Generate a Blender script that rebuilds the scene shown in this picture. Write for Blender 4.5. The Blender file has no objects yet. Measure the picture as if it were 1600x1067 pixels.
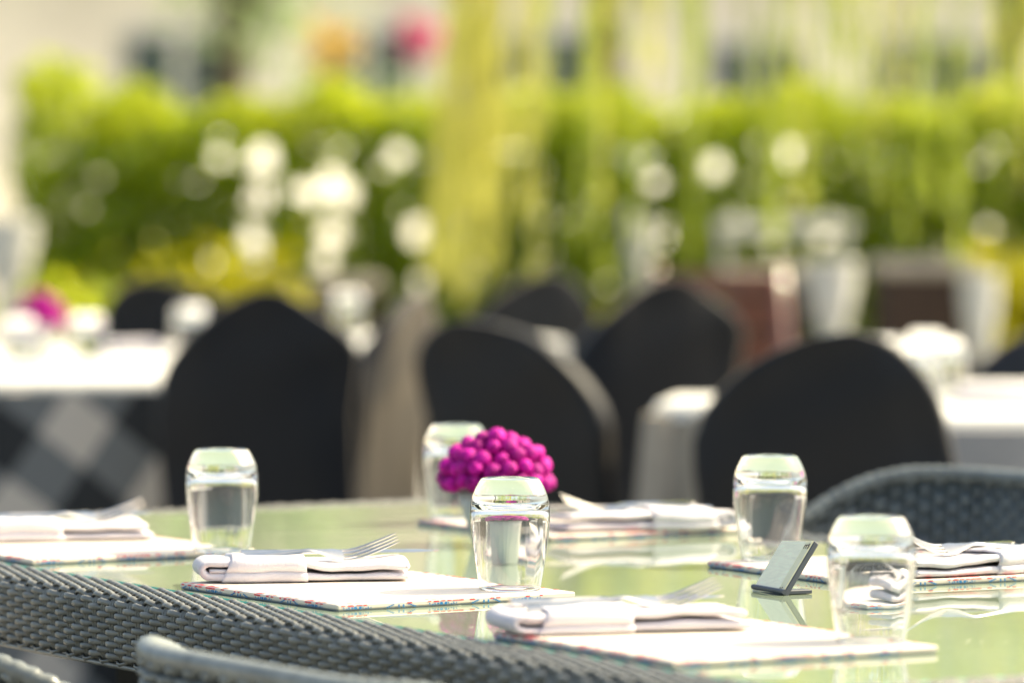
import bpy, math, random
import numpy as np
from mathutils import Vector, Matrix
R = math.radians
sc = bpy.context.scene
C = sc.collection
random.seed(7)
rng = np.random.default_rng(7)

# ------------------------------------------------------------------ camera
CAM_H, HORIZON, FPX = 1.20, 247.0, 8000.0           # metres, pixel row of horizon, focal length in pixels (1600 wide)
PITCH = math.atan((533.5 - HORIZON) / FPX)
cam = bpy.data.cameras.new('camera'); cam_o = bpy.data.objects.new('camera', cam); C.objects.link(cam_o)
cam.sensor_width = 36; cam.lens = FPX * 36 / 1600
cam.clip_start = 0.1; cam.clip_end = 3000
cam_o.location = (0, 0, CAM_H); cam_o.rotation_euler = (R(90) - PITCH, 0, 0)
cam.dof.use_dof = True; cam.dof.focus_distance = 5.36; cam.dof.aperture_fstop = 3.4
sc.camera = cam_o

# ------------------------------------------------------------------ light
SUN_AZ, SUN_EL = R(72), R(46)                        # azimuth clockwise from +Y (away from the camera)
world = bpy.data.worlds.new('World'); sc.world = world; world.use_nodes = True
wn = world.node_tree; wn.nodes.clear()
sky = wn.nodes.new('ShaderNodeTexSky'); sky.sky_type = 'NISHITA'; sky.sun_disc = False
sky.sun_elevation = SUN_EL; sky.sun_rotation = SUN_AZ; sky.dust_density = 5.0; sky.air_density = 1.0
bg = wn.nodes.new('ShaderNodeBackground'); bg.inputs['Strength'].default_value = 0.15
wo = wn.nodes.new('ShaderNodeOutputWorld')
wn.links.new(sky.outputs[0], bg.inputs[0]); wn.links.new(bg.outputs[0], wo.inputs[0])
sun = bpy.data.lights.new('sun', 'SUN'); sun.energy = 3.4; sun.angle = R(0.53); sun.color = (1.0, 0.89, 0.68)
sun_o = bpy.data.objects.new('sun', sun); C.objects.link(sun_o)
SUN_DIR = Vector((math.sin(SUN_AZ) * math.cos(SUN_EL), math.cos(SUN_AZ) * math.cos(SUN_EL), math.sin(SUN_EL)))
sun_o.rotation_euler = (-SUN_DIR).to_track_quat('-Z', 'Y').to_euler(); sun_o.location = (6, 4, 9)
vs = sc.view_settings
vs.view_transform = 'Standard'; vs.look = 'None'; vs.gamma = 1; vs.use_curve_mapping = False; vs.exposure = 1.15
vs.use_white_balance = True; vs.white_balance_temperature = 7300; vs.white_balance_tint = 4
sc.render.engine = 'CYCLES'
cy = sc.cycles
cy.use_denoising = True
try: cy.denoiser = 'OPENIMAGEDENOISE'
except Exception: pass
cy.max_bounces = 12; cy.transmission_bounces = 12; cy.transparent_max_bounces = 12; cy.glossy_bounces = 6; cy.diffuse_bounces = 4
cy.sample_clamp_indirect = 8.0; cy.blur_glossy = 0.4

# ------------------------------------------------------------------ helpers
def ray(px, py):
    a, b = (px - 800) / FPX, -(py - 533.5) / FPX
    return Vector((a, math.cos(PITCH) + b * math.sin(PITCH), -math.sin(PITCH) + b * math.cos(PITCH)))
def on_plane(px, py, z):
    d = ray(px, py); k = (z - CAM_H) / d.z
    return Vector((d.x * k, d.y * k, z))
def at_depth(px, py, Y):
    d = ray(px, py); k = Y / d.y
    return Vector((d.x * k, Y, CAM_H + d.z * k))

class MB:
    """collects vertices and faces; build() links them as one mesh object"""
    def __init__(s): s.v = []; s.f = []; s.mi = []
    def add(s, v, f, m=0):
        o = len(s.v); s.v += [tuple(p) for p in v]; s.f += [tuple(i + o for i in q) for q in f]; s.mi += [m] * len(f); return s
    def box(s, lo, hi, bev=0.0, m=0, M=None):
        x0, y0, z0 = lo; x1, y1, z1 = hi
        b = min(bev, (x1 - x0) * .45, (y1 - y0) * .45, (z1 - z0) * .45)
        if b <= 0:
            v = [(x0,y0,z0),(x1,y0,z0),(x1,y1,z0),(x0,y1,z0),(x0,y0,z1),(x1,y0,z1),(x1,y1,z1),(x0,y1,z1)]
            f = [(0,3,2,1),(4,5,6,7),(0,1,5,4),(1,2,6,5),(2,3,7,6),(3,0,4,7)]
        else:
            def ring(z, d):
                return [(x0+d+b,y0+d,z),(x1-d-b,y0+d,z),(x1-d,y0+d+b,z),(x1-d,y1-d-b,z),(x1-d-b,y1-d,z),(x0+d+b,y1-d,z),(x0+d,y1-d-b,z),(x0+d,y0+d+b,z)]
            v = ring(z0, b) + ring(z0 + b, 0) + ring(z1 - b, 0) + ring(z1, b)
            f = [tuple(range(7, -1, -1)), tuple(range(24, 32))]
            for k in range(3):
                for i in range(8):
                    j = (i + 1) % 8; f.append((k*8+i, k*8+j, k*8+8+j, k*8+8+i))
        if M: v = [M @ Vector(p) for p in v]
        return s.add(v, f, m)
    def lathe(s, prof, n=32, m=0, M=None, closed=False, ripple=None):
        v = []; f = []
        for k, (r, z) in enumerate(prof):
            for i in range(n):
                a = 2 * math.pi * i / n
                rr = r * (1 + (ripple(a, z) if ripple else 0))
                v.append((rr * math.cos(a), rr * math.sin(a), z))
        K = len(prof)
        for k in range(K if closed else K - 1):
            k2 = (k + 1) % K
            for i in range(n):
                j = (i + 1) % n; f.append((k*n+i, k*n+j, k2*n+j, k2*n+i))
        if not closed:
            f.append(tuple(range(n - 1, -1, -1))); f.append(tuple((K-1)*n + i for i in range(n)))
        if M: v = [M @ Vector(p) for p in v]
        return s.add(v, f, m)
    def tube(s, pts, rad, n=8, m=0, up=None, flat=1.0):
        pts = [Vector(p) for p in pts]; N = len(pts); v = []; f = []
        if not hasattr(rad, '__len__'): rad = [rad] * N
        ref = Vector(up) if up else None
        for i, p in enumerate(pts):
            t = (pts[min(i + 1, N - 1)] - pts[max(i - 1, 0)]).normalized()
            if ref is None:
                ref = Vector((0, 0, 1)) if abs(t.z) < .9 else Vector((1, 0, 0))
            a = (ref - t * ref.dot(t)).normalized(); b = t.cross(a)
            if not up: ref = a
            for k in range(n):
                g = 2 * math.pi * k / n
                v.append(p + a * (math.cos(g) * rad[i] * flat) + b * (math.sin(g) * rad[i]))
        for i in range(N - 1):
            for k in range(n):
                j = (k + 1) % n; f.append((i*n+k, i*n+j, (i+1)*n+j, (i+1)*n+k))
        f.append(tuple(range(n - 1, -1, -1))); f.append(tuple((N-1)*n + k for k in range(n)))
        return s.add(v, f, m)
    def extrude(s, poly, y0, y1, bev=0.0, m=0, M=None, off=None):
        """poly: list of (x, z); extruded along y with small rounded ends"""
        n = len(poly); cx = sum(p[0] for p in poly) / n; cz = sum(p[1] for p in poly) / n
        rings = [(y0, off or 0), (y0 + bev, 0), (y1 - bev, 0), (y1, off or 0)] if bev else [(y0, 0), (y1, 0)]
        v = []; f = []
        nr = []
        for i in range(n):
            a = Vector(poly[i - 1]); b = Vector(poly[(i + 1) % n]); t = (b - a)
            nn = Vector((t.y, -t.x)); nr.append(nn.normalized() if nn.length > 0 else nn)
        for y, d in rings:
            for i, p in enumerate(poly):
                v.append((p[0] - nr[i].x * d, y, p[1] - nr[i].y * d))
        K = len(rings)
        for k in range(K - 1):
            for i in range(n):
                j = (i + 1) % n; f.append((k*n+i, k*n+j, (k+1)*n+j, (k+1)*n+i))
        f.append(tuple(range(n - 1, -1, -1))); f.append(tuple((K-1)*n + i for i in range(n)))
        if M: v = [M @ Vector(p) for p in v]
        return s.add(v, f, m)
    def mesh(s, name, mats, smooth=True):
        me = bpy.data.meshes.new(name); me.from_pydata(s.v, [], s.f)
        for mt in (mats if isinstance(mats, (list, tuple)) else [mats]): me.materials.append(mt)
        if any(s.mi): me.polygons.foreach_set('material_index', s.mi)
        if smooth:
            me.polygons.foreach_set('use_smooth', [True] * len(me.polygons))
        me.update(); return me
    def build(s, name, mats, parent=None, smooth=True, auto=None):
        me = s.mesh(name, mats, smooth)
        if auto is not None: sharp(me, auto)
        return link(name, me, parent)
def sharp(me, deg):
    me.set_sharp_from_angle(angle=R(deg))
def link(name, me, parent=None):
    o = bpy.data.objects.new(name, me); C.objects.link(o)
    if parent: o.parent = parent
    return o
def tag(o, label=None, cat=None, group=None, kind=None):
    for k, val in (('label', label), ('category', cat), ('group', group), ('kind', kind)):
        if val: o[k] = val
    return o
def thing(name, loc, rz, label, cat, group=None):
    o = bpy.data.objects.new(name, None); C.objects.link(o)
    o.empty_display_size = .1; o.location = loc; o.rotation_euler = (0, 0, rz)
    return tag(o, label, cat, group)
def copy_tree(o, parent=None):
    c = o.copy(); C.objects.link(c); c.parent = parent
    for ch in list(o.children): copy_tree(ch, c)
    return c
def place(proto, first, loc, rz, label, group=None, scale=None):
    o = proto if first else copy_tree(proto)
    o.location = loc; o.rotation_euler = (0, 0, rz); o['label'] = label
    if group: o['group'] = group
    if scale: o.scale = scale if hasattr(scale, '__len__') else (scale,) * 3
    return o

# ------------------------------------------------------------------ materials
def newmat(name):
    m = bpy.data.materials.new(name); m.use_nodes = True
    nt = m.node_tree; b = nt.nodes['Principled BSDF']
    return m, nt, b
def principled(name, col, rough=.5, spec=.5, metal=0, trans=0, ior=1.5, var=0.0, vscale=30, bump=0.0, bscale=200, sheen=0, coat=0, stretch=None):
    m, nt, b = newmat(name)
    b.inputs['Base Color'].default_value = (*col, 1); b.inputs['Roughness'].default_value = rough
    b.inputs['Specular IOR Level'].default_value = spec; b.inputs['Metallic'].default_value = metal
    b.inputs['Transmission Weight'].default_value = trans; b.inputs['IOR'].default_value = ior
    b.inputs['Sheen Weight'].default_value = sheen; b.inputs['Coat Weight'].default_value = coat
    tc = nt.nodes.new('ShaderNodeTexCoord')
    src = tc.outputs['Object']
    if stretch:
        mp = nt.nodes.new('ShaderNodeMapping'); mp.inputs['Scale'].default_value = stretch
        nt.links.new(src, mp.inputs[0]); src = mp.outputs[0]
    if var:
        n = nt.nodes.new('ShaderNodeTexNoise'); n.inputs['Scale'].default_value = vscale; n.inputs['Detail'].default_value = 5
        r = nt.nodes.new('ShaderNodeMapRange'); r.inputs[1].default_value = .3; r.inputs[2].default_value = .7
        r.inputs[3].default_value = 1 - var; r.inputs[4].default_value = 1 + var
        mx = nt.nodes.new('ShaderNodeMix'); mx.data_type = 'RGBA'; mx.blend_type = 'MULTIPLY'; mx.inputs[0].default_value = 1
        mx.inputs[6].default_value = (*col, 1)
        nt.links.new(src, n.inputs['Vector']); nt.links.new(n.outputs[0], r.inputs[0]); nt.links.new(r.outputs[0], mx.inputs[7])
        nt.links.new(mx.outputs[2], b.inputs['Base Color'])
    if bump:
        n2 = nt.nodes.new('ShaderNodeTexNoise'); n2.inputs['Scale'].default_value = bscale; n2.inputs['Detail'].default_value = 6
        bp = nt.nodes.new('ShaderNodeBump'); bp.inputs['Strength'].default_value = bump; bp.inputs['Distance'].default_value = .002
        nt.links.new(src, n2.inputs['Vector']); nt.links.new(n2.outputs[0], bp.inputs['Height']); nt.links.new(bp.outputs[0], b.inputs['Normal'])
    return m
def object_tone(m, amt):
    nt = m.node_tree; b = nt.nodes['Principled BSDF']; src = b.inputs['Base Color'].links[0].from_socket
    oi = nt.nodes.new('ShaderNodeObjectInfo'); r = nt.nodes.new('ShaderNodeMapRange'); r.inputs[3].default_value = 1 - amt; r.inputs[4].default_value = 1 + amt
    mx = nt.nodes.new('ShaderNodeMix'); mx.data_type = 'RGBA'; mx.blend_type = 'MULTIPLY'; mx.inputs[0].default_value = 1
    nt.links.new(oi.outputs['Random'], r.inputs[0]); nt.links.new(src, mx.inputs[6]); nt.links.new(r.outputs[0], mx.inputs[7]); nt.links.new(mx.outputs[2], b.inputs['Base Color'])
def dusty(m):
    nt = m.node_tree; b = nt.nodes['Principled BSDF']; src = b.inputs['Base Color'].links[0].from_socket
    tc = nt.nodes.new('ShaderNodeTexCoord')
    vo = nt.nodes.new('ShaderNodeTexVoronoi'); vo.inputs['Scale'].default_value = 60; nt.links.new(tc.outputs['Object'], vo.inputs['Vector'])
    no = nt.nodes.new('ShaderNodeTexNoise'); no.inputs['Scale'].default_value = 9; nt.links.new(tc.outputs['Object'], no.inputs['Vector'])
    sz = nt.nodes.new('ShaderNodeMapRange'); sz.inputs[1].default_value = .45; sz.inputs[2].default_value = .75; sz.inputs[3].default_value = 0; sz.inputs[4].default_value = .14; nt.links.new(no.outputs[0], sz.inputs[0])
    lt = nt.nodes.new('ShaderNodeMath'); lt.operation = 'LESS_THAN'; nt.links.new(vo.outputs['Distance'], lt.inputs[0]); nt.links.new(sz.outputs[0], lt.inputs[1])
    mx = nt.nodes.new('ShaderNodeMix'); mx.data_type = 'RGBA'; mx.inputs[7].default_value = (.75, .72, .55, 1)
    nt.links.new(lt.outputs[0], mx.inputs[0]); nt.links.new(src, mx.inputs[6]); nt.links.new(mx.outputs[2], b.inputs['Base Color'])
    n2 = nt.nodes.new('ShaderNodeTexNoise'); n2.inputs['Scale'].default_value = 14; n2.inputs['Detail'].default_value = 6; nt.links.new(tc.outputs['Object'], n2.inputs['Vector'])
    r2 = nt.nodes.new('ShaderNodeMapRange'); r2.inputs[1].default_value = .45; r2.inputs[2].default_value = .75; r2.inputs[3].default_value = .01; r2.inputs[4].default_value = .06; nt.links.new(n2.outputs[0], r2.inputs[0])
    ad = nt.nodes.new('ShaderNodeMath'); ad.operation = 'MULTIPLY_ADD'; ad.inputs[1].default_value = .6; nt.links.new(lt.outputs[0], ad.inputs[0]); nt.links.new(r2.outputs[0], ad.inputs[2]); nt.links.new(ad.outputs[0], b.inputs['Roughness'])
def leafmat(name, col, trans_col, rough=.35, var=.35, tw=.45):
    m, nt, b = newmat(name)
    out = nt.nodes['Material Output']
    b.inputs['Roughness'].default_value = rough
    tr = nt.nodes.new('ShaderNodeBsdfTranslucent'); mixs = nt.nodes.new('ShaderNodeMixShader'); mixs.inputs[0].default_value = tw
    geo = nt.nodes.new('ShaderNodeNewGeometry')
    r = nt.nodes.new('ShaderNodeMapRange'); r.inputs[3].default_value = 1 - var; r.inputs[4].default_value = 1 + var
    nt.links.new(geo.outputs['Random Per Island'], r.inputs[0])
    for c, sock in ((col, b.inputs['Base Color']), (trans_col, tr.inputs['Color'])):
        mx = nt.nodes.new('ShaderNodeMix'); mx.data_type = 'RGBA'; mx.blend_type = 'MULTIPLY'; mx.inputs[0].default_value = 1
        mx.inputs[6].default_value = (*c, 1); nt.links.new(r.outputs[0], mx.inputs[7]); nt.links.new(mx.outputs[2], sock)
    nt.links.new(b.outputs[0], mixs.inputs[1]); nt.links.new(tr.outputs[0], mixs.inputs[2]); nt.links.new(mixs.outputs[0], out.inputs[0])
    return m

M = {}
M['rattan'] = principled('grey_rattan', (.178, .176, .155), .24, .7, var=.22, vscale=45, bump=.25, bscale=500)
M['rattan_dark'] = principled('dark_slate_rattan', (.185, .205, .198), .26, .5, var=.25, vscale=35, bump=.2, bscale=400)
object_tone(M['rattan'], .14); object_tone(M['rattan_dark'], .16)
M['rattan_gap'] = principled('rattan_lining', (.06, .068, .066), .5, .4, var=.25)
M['core'] = principled('dark_core', (.018, .022, .024), .8, .2, var=.2)
M['pane'] = principled('tabletop_glass', (.23, .29, .21), .012, .5, var=.06, vscale=6, coat=0)
dusty(M['pane'])
M['pane_edge'] = principled('glass_edge_teal', (.05, .42, .27), .1, .5, var=.1, vscale=8)
M['mat_top'] = principled('mat_white', (.72, .64, .56), .45, .4, var=.02, vscale=60)
M['mat_red'] = principled('print_red', (.72, .05, .075), .5, .3, var=.12, vscale=90)
M['mat_blue'] = principled('print_blue', (.012, .20, .47), .5, .3, var=.15, vscale=90)
M['mat_under'] = principled('mat_backing', (.22, .25, .28), .6, .3, var=.1)
M['napkin'] = principled('napkin_white', (.70, .665, .70), .85, .15, var=.03, vscale=20, bump=.5, bscale=420, sheen=.1)
M['steel'] = principled('cutlery_steel', (.62, .60, .54), .16, .5, metal=1, var=.06, vscale=60)
M['glass'] = principled('clear_glass', (1, 1, 1), .0, .5, trans=1, ior=1.5)
M['sign'] = principled('brushed_metal', (.98, .90, .64), .32, .5, metal=.3, var=.08, vscale=70, bump=.15, bscale=300, stretch=(1, 8, 1))
M['sign_strip'] = principled('cream_strip', (.80, .74, .50), .4, .5, var=.05)
M['sign_dark'] = principled('sign_edge_dark', (.06, .07, .09), .4, .5, var=.12)
M['magenta'] = principled('magenta_bloom', (.46, .002, .27), .6, .25, var=.3, vscale=160, bump=.9, bscale=330, sheen=.0)
object_tone(M['magenta'], .32)
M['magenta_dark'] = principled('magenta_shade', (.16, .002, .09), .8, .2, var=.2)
M['vase'] = principled('pale_ribbed_vase', (.78, .80, .76), .18, .5, trans=.4, var=.05)
M['black_cloth'] = principled('black_cover_cloth', (.0010, .0042, .0098), .5, .36, var=.15, vscale=8, bump=.6, bscale=22, sheen=.36)
for k_, v_ in (('Sheen Tint', (1, .84, .64, 1)), ('Sheen Roughness', .38)): M['black_cloth'].node_tree.nodes['Principled BSDF'].inputs[k_].default_value = v_
M['white_cloth'] = principled('white_table_cloth', (.78, .77, .72), .8, .2, var=.03, bump=.2, bscale=80)
M['sunlit_flank_beige'] = principled('sunlit_flank_beige', (.36, .32, .26), .8, .2, var=.06, bump=.3, bscale=60)  # beige imitates sunlight on the flank of a black chair
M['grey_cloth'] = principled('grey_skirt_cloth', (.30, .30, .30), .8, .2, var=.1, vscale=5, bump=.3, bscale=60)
M['brown'] = principled('brown_planter', (.055, .034, .024), .7, .3, var=.3, vscale=12, bump=.5, bscale=40, stretch=(4, 4, .6))
M['rim_stone'] = principled('planter_rim', (.42, .37, .30), .8, .2, var=.15, vscale=15)
M['white_paint'] = principled('white_paint', (.62, .62, .57), .4, .5, var=.04)
M['bokeh_wall_white'] = principled('white_bokeh_backing', (.88, .87, .81), .85, .2, var=.05, vscale=3, bump=.3, bscale=40)  # bright white for the walls added behind the hedge gaps
M['beige'] = principled('beige_facade', (.80, .75, .64), .85, .2, var=.1, vscale=1.2, bump=.3, bscale=20)
M['roof'] = principled('roof_grey', (.20, .17, .15), .8, .2, var=.2, vscale=4)
M['window'] = principled('window_glass', (.05, .08, .085), .06, .6, var=.1)
M['frame'] = principled('window_frame', (.62, .62, .58), .5, .4, var=.05)
M['wood_red'] = principled('varnished_red_wood', (.17, .055, .035), .22, .6, var=.3, vscale=10, coat=.4, stretch=(6, 6, .8))
M['bark'] = principled('bark', (.11, .08, .055), .9, .2, var=.4, vscale=14, bump=.8, bscale=30, stretch=(4, 4, .7))
M['stem'] = principled('green_stem', (.22, .23, .05), .6, .3, var=.2)
M['ground'] = principled('stone_paving', (.24, .23, .21), .8, .3, var=.2, vscale=3, bump=.4, bscale=15)
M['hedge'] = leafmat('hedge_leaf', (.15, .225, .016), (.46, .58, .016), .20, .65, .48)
M['sunlit_fresh'] = leafmat('sunlit_fresh_leaf', (.30, .37, .03), (.62, .68, .04), .3, .35, .5)  # sunlight painted into hedge-top and speckle leaves; also colours one fresh shrub
M['yellow'] = leafmat('yellow_leaf', (.32, .30, .012), (.62, .58, .02), .32, .35, .5)
M['willow'] = leafmat('willow_leaf', (.52, .51, .13), (.82, .80, .25), .35, .25, .55)
M['frond_green'] = leafmat('green_frond_leaf', (.30, .37, .06), (.56, .64, .11), .35, .3, .55)
M['tree'] = leafmat('tree_leaf', (.27, .36, .17), (.54, .68, .34), .35, .35, .5)
M['pink'] = leafmat('pink_bract', (.62, .03, .20), (.70, .05, .25), .5, .25, .4)
M['orange'] = leafmat('orange_bract', (.72, .45, .08), (.78, .5, .10), .5, .25, .4)

# gingham cloth: two crossed stripe sets
def gingham():
    m, nt, b = newmat('black_white_gingham')
    tc = nt.nodes.new('ShaderNodeTexCoord'); mp = nt.nodes.new('ShaderNodeMapping'); mp.inputs['Rotation'].default_value = (0, 0, R(38))
    mp.inputs['Scale'].default_value = (4.3, 4.3, 4.3)
    nt.links.new(tc.outputs['UV'], mp.inputs[0])
    sp = nt.nodes.new('ShaderNodeSeparateXYZ'); nt.links.new(mp.outputs[0], sp.inputs[0])
    hs = []
    for k in (0, 1):
        fr = nt.nodes.new('ShaderNodeMath'); fr.operation = 'FRACT'; nt.links.new(sp.outputs[k], fr.inputs[0])
        gt = nt.nodes.new('ShaderNodeMath'); gt.operation = 'GREATER_THAN'; gt.inputs[1].default_value = .5; nt.links.new(fr.outputs[0], gt.inputs[0]); hs.append(gt)
    ad = nt.nodes.new('ShaderNodeMath'); ad.operation = 'ADD'; nt.links.new(hs[0].outputs[0], ad.inputs[0]); nt.links.new(hs[1].outputs[0], ad.inputs[1])
    dv = nt.nodes.new('ShaderNodeMath'); dv.operation = 'MULTIPLY'; dv.inputs[1].default_value = .5; nt.links.new(ad.outputs[0], dv.inputs[0])
    cr = nt.nodes.new('ShaderNodeValToRGB'); cr.color_ramp.interpolation = 'CONSTANT'
    cr.color_ramp.elements[0].color = (.012, .015, .018, 1)
    e = cr.color_ramp.elements.new(.4); e.color = (.12, .13, .135, 1)
    cr.color_ramp.elements[-1].position = .9; cr.color_ramp.elements[-1].color = (.42, .39, .35, 1)
    nt.links.new(dv.outputs[0], cr.inputs[0]); nt.links.new(cr.outputs[0], b.inputs['Base Color']); b.inputs['Roughness'].default_value = .85
    return m
M['gingham'] = gingham()

# ------------------------------------------------------------------ setting: ground
g = MB(); g.add([(-400, -100, 0), (400, -100, 0), (400, 900, 0), (-400, 900, 0)], [(0, 1, 2, 3)])
tag(g.build('ground', M['ground'], smooth=False), kind='structure')

# ------------------------------------------------------------------ dining table
TH = R(-59.4); E1 = Vector((math.cos(TH), math.sin(TH), 0)); E2 = Vector((-math.sin(TH), math.cos(TH), 0))
TO = Vector((-.3237, 5.3825, 0)); TZ = .741
U0, U1, V1 = -1.12, 1.12, .97; RW = .070
def tp(u, v, z=0): return TO + E1 * u + E2 * v + Vector((0, 0, z))
table = thing('dining_table', tp(0, .48), TH, 'long wicker dining table with green glass top in the foreground', 'table')
# table local frame: x = along E1 (centre 0), y = along E2 (centre 0)
HV = .485
pane = MB(); pane.box((U0 - .004, -HV - .0, TZ - .010), (U1 + .004, HV, TZ), .0015)
po = pane.build('glass_pane', [M['pane'], M['pane_edge']], table, smooth=False)
me = po.data
for p in me.polygons:
    if abs(p.normal.z) < .9: p.material_index = 1
P = .0205                                            # stake spacing
def profile(full):
    pts = []                                         # (outward offset, z, normal out, normal z)
    k = 0
    while k * .0062 < RW - .006:
        pts.append((.004 + k * .0062, TZ - .0035, 0, 1)); k += 1
    o = RW
    pts.append((o - .001, TZ - .0055, .55, .83))
    if full:
        pts.append((o + .0035, TZ - .0105, .95, .3))
        for j in range(9): pts.append((o + .0042, TZ - .0168 - j * .0062, 1, 0))
        pts.append((o + .001, TZ - .0168 - 9 * .0062, .7, -.7))
    return pts
def strand(length, row, spp, nseg, amp=.0033, a=.0033, b=.0020, p=P):
    """straight woven strand along x, bulging in z; returns verts, faces"""
    n = int(length / p * spp); xs = np.linspace(0, length, n + 1)
    z = amp * np.cos(np.pi * xs / p + np.pi * row)
    z = np.sign(z) * np.abs(z) ** .75 * amp ** .25
    z = z + rng.normal(0, .00015, len(z)); jit = rng.normal(0, .0002, len(z))
    v = []; f = []
    for i in range(n + 1):
        wdt = a * (1 + .12 * (z[i] / amp))
        for k in range(nseg):
            g_ = 2 * math.pi * k / nseg
            v.append((xs[i], wdt * math.cos(g_) + jit[i], z[i] + b * math.sin(g_)))
    for i in range(n):
        for k in range(nseg):
            j = (k + 1) % nseg; f.append((i*nseg+k, (i+1)*nseg+k, (i+1)*nseg+j, i*nseg+j))
    return v, f
def woven_edge(origin, t, nrm, length, full, spp, nseg):
    """origin in table-local xy at the pane's edge; t along, nrm outward"""
    prof = profile(full)
    t = Vector((*t, 0)); nn = Vector((*nrm, 0)); up = Vector((0, 0, 1)); og = Vector((*origin, 0))
    cache = {}
    for i, (o, z, no, nz) in enumerate(prof):
        v, f = strand(length, i, spp, nseg)
        nv = (nn * no + up * nz).normalized(); tv = nv.cross(t).normalized()
        base = og + nn * o + up * z
        mb = MB(); mb.add([base + t * x + tv * y + nv * w for x, y, w in v], f)
        mb.build('strand', M['rattan'], table)
    if full:
        zc = prof[-1][1] - .004; cord = MB(); q = og + nn * (RW + .002) + up * zc
        cord.tube([q + t * x for x in np.linspace(0, length, 60)], .0028, 7); cord.build('edge_cord', M['rattan'], table)
    st = MB(); k = 0
    line = [(.0, TZ - .005)] + [(o - no * .0008, z - nz * .0008) for o, z, no, nz in prof[1:]]
    while k * P <= length:
        for dx in (-.0027, .0027):
            pts = [og + t * (k * P + dx) + nn * o + up * z for o, z in (line[::3] + [line[-1]] if not full else line)]
            st.tube(pts, .0020, 5)
        k += 1
    so = st.build('stakes', M['rattan'], table); so['kind'] = 'stuff'
LL = U1 - U0 + 2 * RW
woven_edge((U0 - RW, -HV), (1, 0), (0, -1), LL, True, 5, 7)            # near-left long side
woven_edge((U1, -HV), (0, 1), (1, 0), 2 * HV, True, 4, 6)              # near-right end
woven_edge((U0, HV), (0, -1), (-1, 0), 2 * HV, False, 4, 5)            # far end
woven_edge((U1 + RW, HV), (-1, 0), (0, 1), LL, False, 4, 5)            # far long side
core = MB()
z0, z1 = TZ - .070, TZ - .0105
o = RW - .001
core.box((U0 - o, -HV - o, z0), (U1 + o, -HV - .0005, z1 + .001)); core.box((U0 - o, HV + .0005, z0), (U1 + o, HV + o, z1 + .001))
core.box((U0 - o, -HV, z0), (U0 - .005, HV, z1 + .001)); core.box((U1 + .005, -HV, z0), (U1 + o, HV, z1 + .001))
core.box((U0, -HV, z0 + .01), (U1, HV, z1 - .002))
core.build('frame', M['core'], table, smooth=False)
for sx in (-1, 1):
    for sy in (-1, 1):
        l = MB(); l.box((sx * 1.05 - .04, sy * .46 - .04, 0), (sx * 1.05 + .04, sy * .46 + .04, z0), .008); l.build('leg', M['rattan_dark'], table, smooth=False)
pb = MB(); pb.box((-.75, -.22, 0), (.75, .22, z0 + .008), .01); pb.build('pedestal', M['core'], table, smooth=False)

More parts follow.
